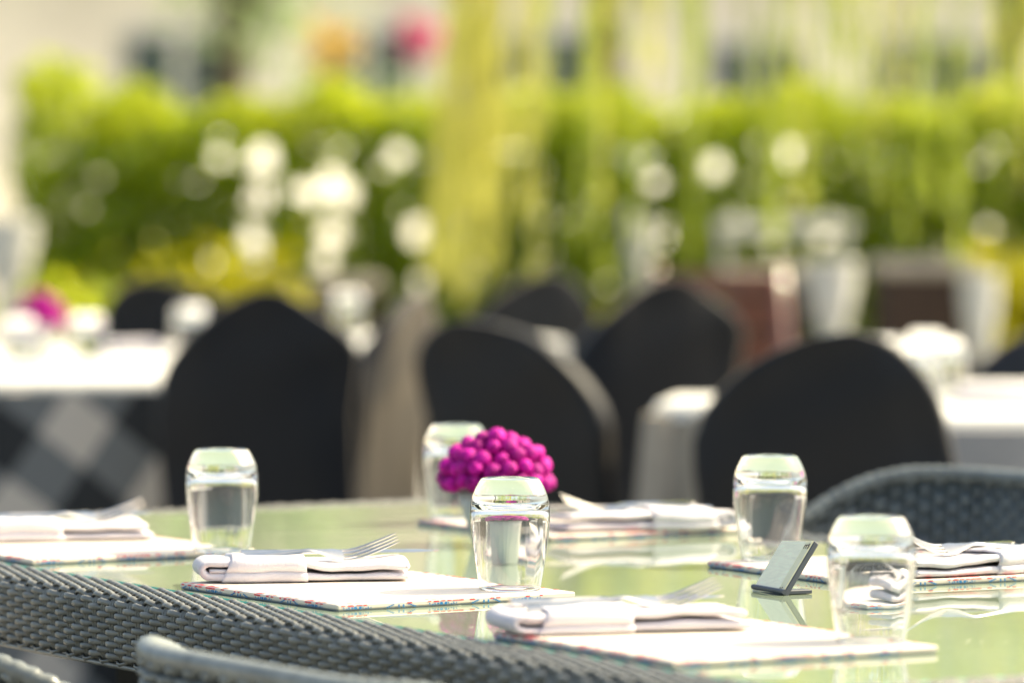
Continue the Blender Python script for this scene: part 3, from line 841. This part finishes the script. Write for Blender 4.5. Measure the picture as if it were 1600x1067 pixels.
for px, Y, a, s_, sh, lab in covered:
    p = at_depth(px, 500, Y)
    place(ccs[sh], sh not in used, (p.x, Y, 0), R(a), lab, 'chairs in black fabric covers', s_); used.add(sh)

# ------------------------------------------------------------------ background tables
def cloth_box(x0, x1, y0, y1, z, drop, folds, amp, seed):
    """draped cloth: top plus hanging skirt with folds; uv follows arclength"""
    rd = random.Random(seed); mb = MB(); per = []
    nx = 40
    L = [(x0 + (x1 - x0) * i / nx, y0) for i in range(nx)] + [(x1, y0 + (y1 - y0) * i / nx) for i in range(nx)] + [(x1 - (x1 - x0) * i / nx, y1) for i in range(nx)] + [(x0, y1 - (y1 - y0) * i / nx) for i in range(nx)]
    n = len(L); cx, cyy = (x0 + x1) / 2, (y0 + y1) / 2
    v = []; f = []
    zz = [z, z - .012, z - drop * .35, z - drop * .7, z - drop]
    for k, zk in enumerate(zz):
        for i, (x, y) in enumerate(L):
            e = amp * k / 4 * (1 + math.sin(i * folds * 2 * math.pi / n + seed)) + (.008 if k else 0)
            dx, dy = (x - cx) / ((x1 - x0) / 2), (y - cyy) / ((y1 - y0) / 2); mxx = max(abs(dx), abs(dy))
            v.append((x + (e * dx if abs(dx) > .97 else 0), y + (e * dy if abs(dy) > .97 else 0), zk))
    for k in range(len(zz) - 1):
        for i in range(n):
            j = (i + 1) % n; f.append((k*n+i, (k+1)*n+i, (k+1)*n+j, k*n+j))
    f.append(tuple(range(n)))
    mb.add(v, f); return mb
def add_uv(me):
    uv = me.uv_layers.new(name='UVMap')
    for p in me.polygons:
        for li in p.loop_indices:
            c = me.vertices[me.loops[li].vertex_index].co
            uv.data[li].uv = (c.x + c.y, c.z) if abs(p.normal.z) < .5 else (c.x, c.y)
def cloth_table(c, sx, sy, top_mat, skirt_mat, drop, label, rz=0, seed=1):
    root = thing('banquet_table', (c[0], c[1], 0), rz, label, 'table', 'cloth-covered tables in the background')
    mb = MB(); mb.box((-sx/2 + .02, -sy/2 + .02, .70), (sx/2 - .02, sy/2 - .02, .722), .004); mb.build('tabletop', M['brown'], root, smooth=False)
    for x in (-sx/2 + .1, sx/2 - .1):
        for y in (-sy/2 + .1, sy/2 - .1):
            mb = MB(); mb.tube([(x, y, 0), (x, y, .70)], .022, 8); mb.build('leg', M['sign_dark'], root)
    mb = cloth_box(-sx/2, sx/2, -sy/2, sy/2, .731, drop, 9, .04, seed); o = mb.build('tablecloth', skirt_mat, root, smooth=False); add_uv(o.data)
    mb = cloth_box(-sx/2 - .004, sx/2 + .004, -sy/2 - .004, sy/2 + .004, .741, .03, 7, .002, seed + 3); mb.build('top_cloth', top_mat, root, smooth=False)
    return root
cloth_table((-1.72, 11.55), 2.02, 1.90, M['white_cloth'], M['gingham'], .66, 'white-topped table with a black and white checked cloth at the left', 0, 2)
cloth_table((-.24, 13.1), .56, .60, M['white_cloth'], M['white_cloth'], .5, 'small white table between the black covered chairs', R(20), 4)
cloth_table((.40, 9.75), .20, .34, M['white_cloth'], M['sunlit_flank_beige'], .70, 'added beige stand in place of a sunlit chair flank between two black covered chairs', R(-8), 8)  # made-up stand where a chair's sunlit flank would show
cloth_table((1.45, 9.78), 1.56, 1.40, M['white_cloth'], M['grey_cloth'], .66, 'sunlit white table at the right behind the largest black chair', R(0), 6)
fg = [(28, 11.0, 'far tumbler at the left edge on the checked table'), (136, 11.2, 'far tumbler right of the far magenta flowers on the checked table'), (297, 11.9, 'far tumbler before the far left black chair'),
      (545, 13.1, 'far tumbler on the small white table'), (1385, 9.75, 'left one of the bright far tumblers on the right table'), (1432, 9.55, 'middle one of the bright far tumblers on the right table'), (1476, 9.7, 'right one of the bright far tumblers on the right table'),
      (1448, 10.1, 'hindmost of the bright far tumblers on the right table')]
for px, Y, lab in fg:
    o = link('tumbler', glass_lo); o.location = (at_depth(px, 500, Y).x, Y, .7425); tag(o, lab, 'glass', 'tumblers on the background tables')
pf = at_depth(64, 480, 11.4)
vase((pf.x, 11.4, .7425), .028, .042, .09, 'blurred white vase at the left edge on the checked table')
bouquet((pf.x, 11.4, .7425 + .096), .050, .055, 'blurred magenta bouquet at the left edge of the picture', .022)
def flat_napkin(px, Y, lab, w=.16, rz=0):
    mb = MB(); mb.box((-w/2, -.07, 0), (w/2, .07, .014), .006); mb.box((-w/2 + .01, -.06, .0145), (w/2 - .005, .065, .030), .007)
    o = mb.build('stacked_napkin', M['napkin']); o.location = (at_depth(px, 500, Y).x, Y, .7425); o.rotation_euler = (0, 0, rz); tag(o, lab, 'napkin')
flat_napkin(205, 11.9, 'blurred white folded napkin on the checked table', .15, .2)
flat_napkin(1570, 9.6, 'blurred white folded napkin on the sunlit right table', .2, -.1)

# ------------------------------------------------------------------ leaves
def leaf_cloud(pts, size, aspect, seed, down=0.0, curl=.25):
    """numpy arrays of folded leaf quads at the points"""
    r = np.random.default_rng(seed); n = len(pts)
    d = r.normal(size=(n, 3)); d[:, 2] -= down; d /= np.linalg.norm(d, axis=1)[:, None]
    e = r.normal(size=(n, 3)); e -= (e * d).sum(1)[:, None] * d; e /= np.linalg.norm(e, axis=1)[:, None]
    nn = np.cross(d, e); s = size * r.uniform(.65, 1.3, (n, 1))
    a = pts - d * s * .5; c = pts + d * s * .5
    b = pts + e * s * aspect * .5 + nn * s * curl * .3 - d * s * .08; dd = pts - e * s * aspect * .5 + nn * s * curl * .3 - d * s * .08
    v = np.stack([a, b, c, dd], 1).reshape(-1, 3)
    f = np.arange(4 * n).reshape(n, 4)
    f = np.concatenate([f[:, [0, 1, 2]], f[:, [0, 2, 3]]])
    return v, f
def leaf_obj(name, v, f, mat, parent, mi=None, mats=None):
    me = bpy.data.meshes.new(name); me.from_pydata(v.tolist(), [], f.tolist())
    for m_ in (mats or [mat]): me.materials.append(m_)
    if mi is not None: me.polygons.foreach_set('material_index', mi)
    me.update(); return link(name, me, parent)

# ------------------------------------------------------------------ hedge
HY = 20.0
hx0 = at_depth(30, 300, HY).x; hx1 = 4.6; HT = 1.44
hedge = thing('hedge', (0, HY, 0), 0, 'long clipped green hedge behind the tables, bright along its top', 'hedge')
n = 70000
hp = np.c_[rng.uniform(hx0, hx1, n), rng.uniform(-.36, .36, n), rng.uniform(.05, HT, n)]
# bias towards the outer skin
hp[:, 1] = np.sign(hp[:, 1]) * .36 * (np.abs(hp[:, 1]) / .36) ** .55
hp[:, 2] += .035 * np.sin(hp[:, 0] * 7) + .03 * np.sin(hp[:, 0] * 17 + 1) * (hp[:, 2] > 1.2)
bump = (np.abs(hp[:, 0] - at_depth(90, 200, HY).x) < .14) & (hp[:, 2] > 1.2); hp[bump, 2] += .11 * (hp[bump, 2] - 1.2) / .24
gaps = [(340, 245, 22), (412, 248, 40), (405, 310, 36), (400, 375, 40), (398, 420, 36), (480, 300, 30), (520, 285, 42), (545, 310, 32), (520, 360, 36), (510, 405, 34), (620, 243, 30), (598, 262, 18), (652, 360, 36), (625, 328, 16),
        (660, 440, 26), (655, 470, 30), (1000, 250, 32), (1025, 285, 26), (985, 335, 24), (992, 400, 34), (1120, 262, 28), (1150, 355, 34), (1228, 240, 34), (1290, 360, 38), (1215, 352, 22), (1300, 430, 36), (1530, 460, 32), (740, 430, 18), (330, 408, 18)]
gr_ = random.Random(17)
gaps += [(gr_.uniform(60, 1590), gr_.uniform(215, 450), gr_.choice((9, 11, 13, 16, 19))) for k in range(70)]  # more small holes, added so that bright bokeh discs show
keep = np.ones(n, bool)
for gx, gy, gr in gaps:
    # line of sight through the hedge: clear a tunnel that shows the added bokeh walls
    d = ray(gx, gy); 
    kx = d.x / d.y * (HY + hp[:, 1]); kz = CAM_H + d.z / d.y * (HY + hp[:, 1])
    rad = gr / FPX * HY * .64
    keep &= ((hp[:, 0] - kx) ** 2 + (hp[:, 2] - kz) ** 2) > rad ** 2 * rng.uniform(.6, 1.25, n)
hp = hp[keep]
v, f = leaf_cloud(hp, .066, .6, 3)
sunlit_mask = (hp[:, 2] > HT - .13 + .05 * np.sin(hp[:, 0] * 9)); sunlit_mask |= rng.random(len(hp)) < .10; mi = np.concatenate([sunlit_mask, sunlit_mask]).astype(np.int32)  # upper leaves and a random speckle take the painted sunlit green
o = leaf_obj('foliage', v, f, None, hedge, mi, [M['hedge'], M['sunlit_fresh']]); o['kind'] = 'stuff'
for i in range(16):
    x = hx0 + .15 + i * (hx1 - hx0 - .3) / 15
    t = MB(); t.tube([(x, 0, 0), (x + random.uniform(-.05, .05), random.uniform(-.05, .05), .5), (x + random.uniform(-.12, .12), random.uniform(-.1, .1), 1.15)], [.022, .016, .006], 6); t.build('stem', M['bark'], hedge)

# yellow-green shrubs in front of the hedge
def shrub(px, Y, w, h, dens, mat, lab, seed, z0=0.0):
    p = at_depth(px, 400, Y); root = thing('shrub', (p.x, Y, z0), 0, lab, 'shrub', 'leafy shrubs in front of the hedge')
    r = np.random.default_rng(seed); cl = []
    for k in range(9):
        c = np.array([r.uniform(-w/2, w/2) * .75, r.uniform(-.1, .1), h * r.uniform(.3, .92)])
        cl.append(c + r.normal(size=(dens, 3)) * np.array([w * .16, .07, h * .09]))
    pts = np.concatenate(cl); pts = pts[pts[:, 2] > .03]
    v, f = leaf_cloud(pts, .085, .65, seed + 1); o = leaf_obj('foliage', v, f, mat, root); o['kind'] = 'stuff'
    for k in range(4):
        t = MB(); t.tube([(0, 0, 0), (r.uniform(-.04, .04), 0, h * .3), (r.uniform(-w/3, w/3), r.uniform(-.05, .05), h * .75)], [.012, .009, .004], 6); t.build('stem', M['stem'], root)
shrub(262, 18.6, .62, 1.02, 26, M['yellow'], 'yellow-leaved shrub above the far left black chair', 21)
shrub(430, 18.9, .34, .80, 40, M['yellow'], 'yellow shrub under the bright hedge gaps', 22)
shrub(925, 18.4, .34, .80, 60, M['yellow'], 'yellow shrub between the peaked black chairs', 23)
shrub(1585, 18.2, .36, .86, 55, M['yellow'], 'yellow shrub by the right edge', 24)
shrub(120, 18.2, .5, .74, 60, M['sunlit_fresh'], 'fresh green shrub above the far magenta flowers', 25)

# ------------------------------------------------------------------ planters, pots and seats before the hedge
def planter(px, Y, w, ztop, lab):
    p = at_depth(px, 400, Y); root = thing('planter', (p.x, Y, 0), R(6), lab, 'planter', 'tall brown planters before the hedge')
    pr = [(w * .40, 0), (w * .44, ztop * .3), (w * .5, ztop * .9), (w * .5, ztop - .05)]
    mb = MB()
    for k in range(4):
        s = [(-1, -1, 1, -1), (1, -1, 1, 1), (1, 1, -1, 1), (-1, 1, -1, -1)][k]
    v = []; f = []
    for hw, z in ((w * .38, 0), (w * .44, ztop * .5), (w * .5, ztop - .05)):
        v += [(-hw, -hw, z), (hw, -hw, z), (hw, hw, z), (-hw, hw, z)]
    for k in range(2):
        for i in range(4): f.append((k*4+i, k*4+(i+1) % 4, k*4+4+(i+1) % 4, k*4+4+i))
    f.append((8, 9, 10, 11)); mb.add(v, f); mb.build('body', M['brown'], root, smooth=False)
    q = w * .55; mb = MB(); mb.box((-q, -q, ztop - .048), (q, q, ztop), .012); mb.build('rim', M['rim_stone'], root, smooth=False)
    mb = MB(); mb.lathe([(q * .7, ztop), (q * .6, ztop + .012), (.01, ztop + .016)], 16); mb.build('soil', M['core'], root)
planter(1195, 16.6, .27, .845, 'brown planter beside the red wooden chair')
planter(1442, 16.2, .29, .880, 'tallest brown planter with a pale rim at the right')
planter(540, 17.2, .22, .80, 'brown planter peeking out above the left black chair')
def urn(px, Y, z0, z1, w, mat, lab, cat='urn'):
    p = at_depth(px, 400, Y); h = z1 - z0
    root = thing('garden_urn', (p.x, Y, 0), 0, lab, cat, 'white garden pots')
    mb = MB(); mb.lathe([(w * .30, z0), (w * .36, z0 + h * .08), (w * .40, z0 + h * .3), (w * .5, z0 + h * .7), (w * .47, z0 + h * .9), (w * .52, z1 - .012), (w * .5, z1), (w * .42, z1), (w * .4, z1 - .05)], 28); mb.build('bowl', mat, root)
    mb = MB(); mb.lathe([(w * .42, 0), (w * .40, .03), (w * .2, .06), (w * .17, z0 * .5), (w * .2, z0 - .03), (w * .32, z0)], 20); mb.build('stand', mat, root)
urn(1300, 15.6, .70, .885, .16, M['white_paint'], 'white garden pot between the two brown planters')
urn(1531, 15.9, .62, .84, .125, M['white_paint'], 'slim white garden pot right of the tallest planter')
urn(12, 17.0, .80, 1.00, .20, M['white_paint'], 'white garden pot at the left edge before the hedge')
urn(1000, 17.4, .86, 1.0, .10, M['white_paint'], 'small white pot on a stand above the peaked black chair')
def white_seat(px, Y, w, lab):
    p = at_depth(px, 400, Y); root = thing('garden_bench', (p.x, Y, 0), R(4), lab, 'bench')
    for z in (.92,):
        mb = MB(); mb.box((-w/2, -.015, z), (w/2, .015, z + .055), .006); mb.build('back_slat', M['white_paint'], root, smooth=False)
    for k in range(3):
        mb = MB(); mb.box((-w/2, -.4 + k * .13, .42), (w/2, -.4 + k * .13 + .11, .45), .006); mb.build('seat_slat', M['white_paint'], root, smooth=False)
    for x in (-w/2 + .03, w/2 - .03):
        mb = MB(); mb.box((x - .012, .016, 0), (x + .012, .04, .93), .004); mb.build('leg', M['white_paint'], root, smooth=False)
        mb = MB(); mb.box((x - .02, -.4, 0), (x + .02, -.36, .419), .004); mb.build('leg', M['white_paint'], root, smooth=False)
white_seat(1225, 18.6, .50, 'white slatted garden bench before the hedge at the right')
def wood_chair(px, Y, lab):
    p = at_depth(px, 400, Y); root = thing('wooden_chair', (p.x, Y, 0), R(-30), lab, 'chair')
    for x in (-.20, .20):
        mb = MB(); mb.tube([(x, .02, 0), (x, .0, .45), (x * .98, -.06, .90)], [.02, .022, .017], 8); mb.build('post', M['wood_red'], root)
        mb = MB(); mb.tube([(x, .42, 0), (x, .40, .44)], [.018, .021], 8); mb.build('leg', M['wood_red'], root)
        mb = MB(); mb.tube([(x, -.01, .64), (x, .2, .655), (x, .40, .62)], .017, 8); mb.build('armrest', M['wood_red'], root)
    for k in range(4):
        z = .55 + k * .09; mb = MB(); mb.box((-.185, -.035 - .012 * k, z), (.185, -.015 - .012 * k, z + .06), .006); mb.build('back_slat', M['wood_red'], root, smooth=False)
    for k in range(4):
        mb = MB(); mb.box((-.21, .01 + k * .10, .44), (.21, .10 + k * .10, .462), .006); mb.build('seat_slat', M['wood_red'], root, smooth=False)
wood_chair(1135, 14.4, 'varnished red-brown wooden chair right of the peaked black chair')

# ------------------------------------------------------------------ weeping tree with hanging fronds
wt = thing('weeping_tree', (3.3, 16.6, 0), 0, 'weeping tree whose yellow-green fronds hang before the hedge', 'tree')
t = MB(); t.tube([(0, 0, 0), (-.06, .02, 1.2), (-.2, 0, 2.4), (-.6, -.1, 3.3)], [.17, .13, .11, .08], 12); t.build('trunk', M['bark'], wt)
for pts, r0 in (([(-.4, 0, 2.9), (-1.5, -.3, 3.25), (-2.6, -.5, 3.2), (-3.6, -.6, 2.95)], .06), ([(-.3, 0, 2.7), (-1.2, .5, 3.0), (-2.3, .7, 3.0)], .05), ([(-.5, 0, 3.1), (-1.3, -1.2, 3.3), (-2.0, -2.0, 3.1)], .05)):
    t = MB(); t.tube(pts, [r0 * (1 - .2 * i) for i in range(len(pts))], 8); t.build('limb', M['bark'], wt)
fr_mesh = []; fr_green = []
for k in range(6):
    r = np.random.default_rng(50 + k); L = 1.0; m_ = 62
    zz = -r.uniform(0, L, m_); sway = .03 * np.sin(zz * 3 + k)
    pts = np.c_[sway + r.normal(0, .008, m_), r.normal(0, .012, m_), zz]
    v, f = leaf_cloud(pts, .075, .17, 60 + k, down=2.6)
    s_ = MB(); s_.tube([(.03 * math.sin(-z * 3 + k), 0, -z) for z in np.linspace(0, L, 12)], .0022, 4)
    vv = np.concatenate([v, np.array(s_.v)]); off = len(v)
    faces = f.tolist() + [tuple(i + off for i in q) for q in s_.f]
    me = bpy.data.meshes.new('frond'); me.from_pydata(vv.tolist(), [], faces); me.materials.append(M['willow']); me.update(); fr_mesh.append(me)
    m2 = me.copy(); m2.materials[0] = M['frond_green']; fr_green.append(m2)
rd = random.Random(9)
def frond(px, Y, zbot, ztop=3.05, lean=0):
    o = link('frond', (fr_mesh if lean or rd.random() < .3 else fr_green)[rd.randrange(6)], wt); x = (px - 800) / FPX * Y
    o.location = Vector((x, Y, ztop)) - wt.location; o.rotation_euler = (rd.uniform(-.02, .02), rd.uniform(-.03, .03) + lean, 0); o.scale = (rd.choice((-1, 1)), 1, ztop - zbot)
for i in range(31):
    px = rd.gauss(790, 32); frond(px, rd.uniform(15.6, 16.4), rd.uniform(.78, 1.15), lean=.07)
for i in range(50):
    px = rd.uniform(835, 1640); frond(px, rd.uniform(14.8, 18.2), rd.choice([rd.uniform(.85, 1.1), rd.uniform(1.0, 1.4), rd.uniform(1.3, 1.7)]))
# leafy crown above the frame
r = np.random.default_rng(77)
cl = [np.array([r.uniform(-3.9, .4), r.uniform(-1.6, 1.2), r.uniform(3.1, 4.4)]) + r.normal(size=(90, 3)) * [.30, .30, .2] for k in range(26)]
v, f = leaf_cloud(np.concatenate(cl), .09, .25, 78, down=.8); o = leaf_obj('crown', v, f, M['willow'], wt); o['kind'] = 'stuff'

# ------------------------------------------------------------------ beyond the hedge
def bokeh_wall(a, b, h, lab):  # walls added to catch the sun and fill the hedge gaps with bokeh
    a = Vector(a); b = Vector(b); d = b - a
    root = thing('bokeh_wall', (a.x, a.y, 0), math.atan2(d.y, d.x), lab, 'wall', 'added white bokeh walls beyond the hedge'); root['kind'] = 'thing'
    mb = MB(); mb.box((0, -.08, 0), (d.length, .08, h), .01); mb.build('wall_body', M['bokeh_wall_white'], root, smooth=False)
    mb = MB(); mb.box((-.02, -.11, h + .001), (d.length + .02, .11, h + .05), .01); mb.build('coping', M['rim_stone'], root, smooth=False)
bokeh_wall((-1.62, 23.5), (-.42, 26.0), 1.36, 'added white wall that brightens the hedge gaps left of centre')
bokeh_wall((.54, 23.5), (1.72, 26.0), 1.36, 'added white wall that brightens the hedge gaps right of centre')

bokeh_wall((1.78, 23.0), (3.1, 25.6), 1.36, 'added white wall that brightens the gaps at the right of the hedge')
bokeh_wall((-.35, 24.4), (.5, 26.2), 1.30, 'added unseen white wall that brightens hedge gaps behind the main clump of fronds')
def house():
    root = thing('house', (2, 42, 0), R(36), 'pale beige house far behind the hedge', 'building')
    X0, X1, Hh = -16, 18, 3.1
    xs = [-5.6, -3.9, -2.2, 0.0, 1.7, 2.45, 4.6, 7, 10, -8, -11]
    mb = MB(); mb.box((X0, 0, 0), (X1, 6, Hh)); mb.build('wall', M['beige'], root, smooth=False)
    for k, x in enumerate(xs):
        w, z0, z1 = (.9, .95, 2.25) if k % 3 else (1.0, .05, 2.2)
        nm = 'window' if k % 3 else 'door'
        mb = MB(); mb.box((x - w/2, -.05, z0), (x + w/2, -.002, z1), .01); o = mb.build(nm, M['frame'], root, smooth=False)
        for s in (-1, 1):
            cx_ = x + s * w / 4; mb = MB(); mb.box((cx_ - w/4 + .05, -.06, z0 + .08), (cx_ + w/4 - .05, -.052, z1 - .08)); mb.build('pane', M['window'], o, smooth=False)
        mb = MB(); mb.box((x - w/2 - .06, -.12, z0 - .07), (x + w/2 + .06, -.003, z0 - .003), .01); mb.build('sill', M['rim_stone'], o, smooth=False)
    mb = MB(); v = [(X0 - .5, -.6, Hh), (X1 + .5, -.6, Hh), (X1 + .5, 6.6, Hh), (X0 - .5, 6.6, Hh), (X0 + 2, 3, Hh + 1.6), (X1 - 2, 3, Hh + 1.6)]
    mb.add(v, [(0, 3, 2, 1), (0, 1, 5, 4), (1, 2, 5), (2, 3, 4, 5), (3, 0, 4)]); mb.build('roof', M['roof'], root, smooth=False)
house()
def tree(x, y, h, cr, seed, lab, low=1.6):
    root = thing('garden_tree', (x, y, 0), 0, lab, 'tree', 'trees between the hedge and the house')
    r = np.random.default_rng(seed)
    t = MB(); t.tube([(0, 0, 0), (r.uniform(-.1, .1), 0, h * .3), (r.uniform(-.15, .15), 0, h * .7)], [.14, .11, .05], 10); t.build('trunk', M['bark'], root)
    cl = []
    for k in range(36):
        d = r.normal(size=3); d /= np.linalg.norm(d); rad = cr * r.uniform(.35, 1)
        c = np.array([d[0] * rad, d[1] * rad, low + (h - low) * .5 + d[2] * (h - low) * .5 * r.uniform(.4, 1)])
        cl.append(c + r.normal(size=(90, 3)) * cr * .16)
        if k % 6 == 0:
            t = MB(); t.tube([(0, 0, h * .35), tuple(c * [.5, .5, 1] * .9), tuple(c)], [.05, .03, .012], 6); t.build('limb', M['bark'], root)
    v, f = leaf_cloud(np.concatenate(cl), .13, .5, seed + 1); o = leaf_obj('crown', v, f, M['tree'], root); o['kind'] = 'stuff'
tree(-4.6, 31, 5.2, 1.5, 31, 'leafy tree beyond the left end of the hedge', 2.3)
tree(-1.75, 33, 5.6, 1.3, 32, 'leafy tree showing as a green blur above the hedge, left of centre', 1.75)
tree(.6, 32, 5.6, 1.6, 33, 'leafy tree above the middle of the hedge, behind the fronds', 2.35)
tree(3.0, 30, 5.4, 1.5, 34, 'leafy tree above the right part of the hedge', 2.3)
tree(5.4, 32, 5.5, 1.6, 35, 'leafy tree far right beyond the hedge', 2.2)
tree(-7.6, 33, 5.5, 1.6, 36, 'leafy tree far left beyond the hedge', 2.2)
def bloom_bush(px, py, Y, mat, w, lab, seed):
    c = at_depth(px, py, Y); root = thing('flowering_shrub', (c.x, Y, 0), 0, lab, 'shrub', 'flowering shrubs beyond the hedge')
    r = np.random.default_rng(seed)
    pts = np.array([0, 0, c.z]) + r.normal(size=(120, 3)) * [w, w, w * 1.1]; v, f = leaf_cloud(pts, .06, .8, seed); o = leaf_obj('blossom', v, f, mat, root); o['kind'] = 'stuff'
    pts = np.array([0, 0, c.z - .45]) + r.normal(size=(260, 3)) * [.14, .12, .18]; v, f = leaf_cloud(pts, .07, .5, seed + 1); o = leaf_obj('foliage', v, f, M['tree'], root); o['kind'] = 'stuff'
    t = MB(); t.tube([(0, 0, 0), (.03, 0, c.z * .5), (0, 0, c.z)], [.03, .02, .008], 6); t.build('stem', M['bark'], root)
bloom_bush(655, 62, 27, M['pink'], .052, 'pink blossom shrub high above the hedge', 41)
bloom_bush(515, 68, 27.5, M['orange'], .075, 'orange-yellow blossom shrub above the hedge, left of the pink one', 42)
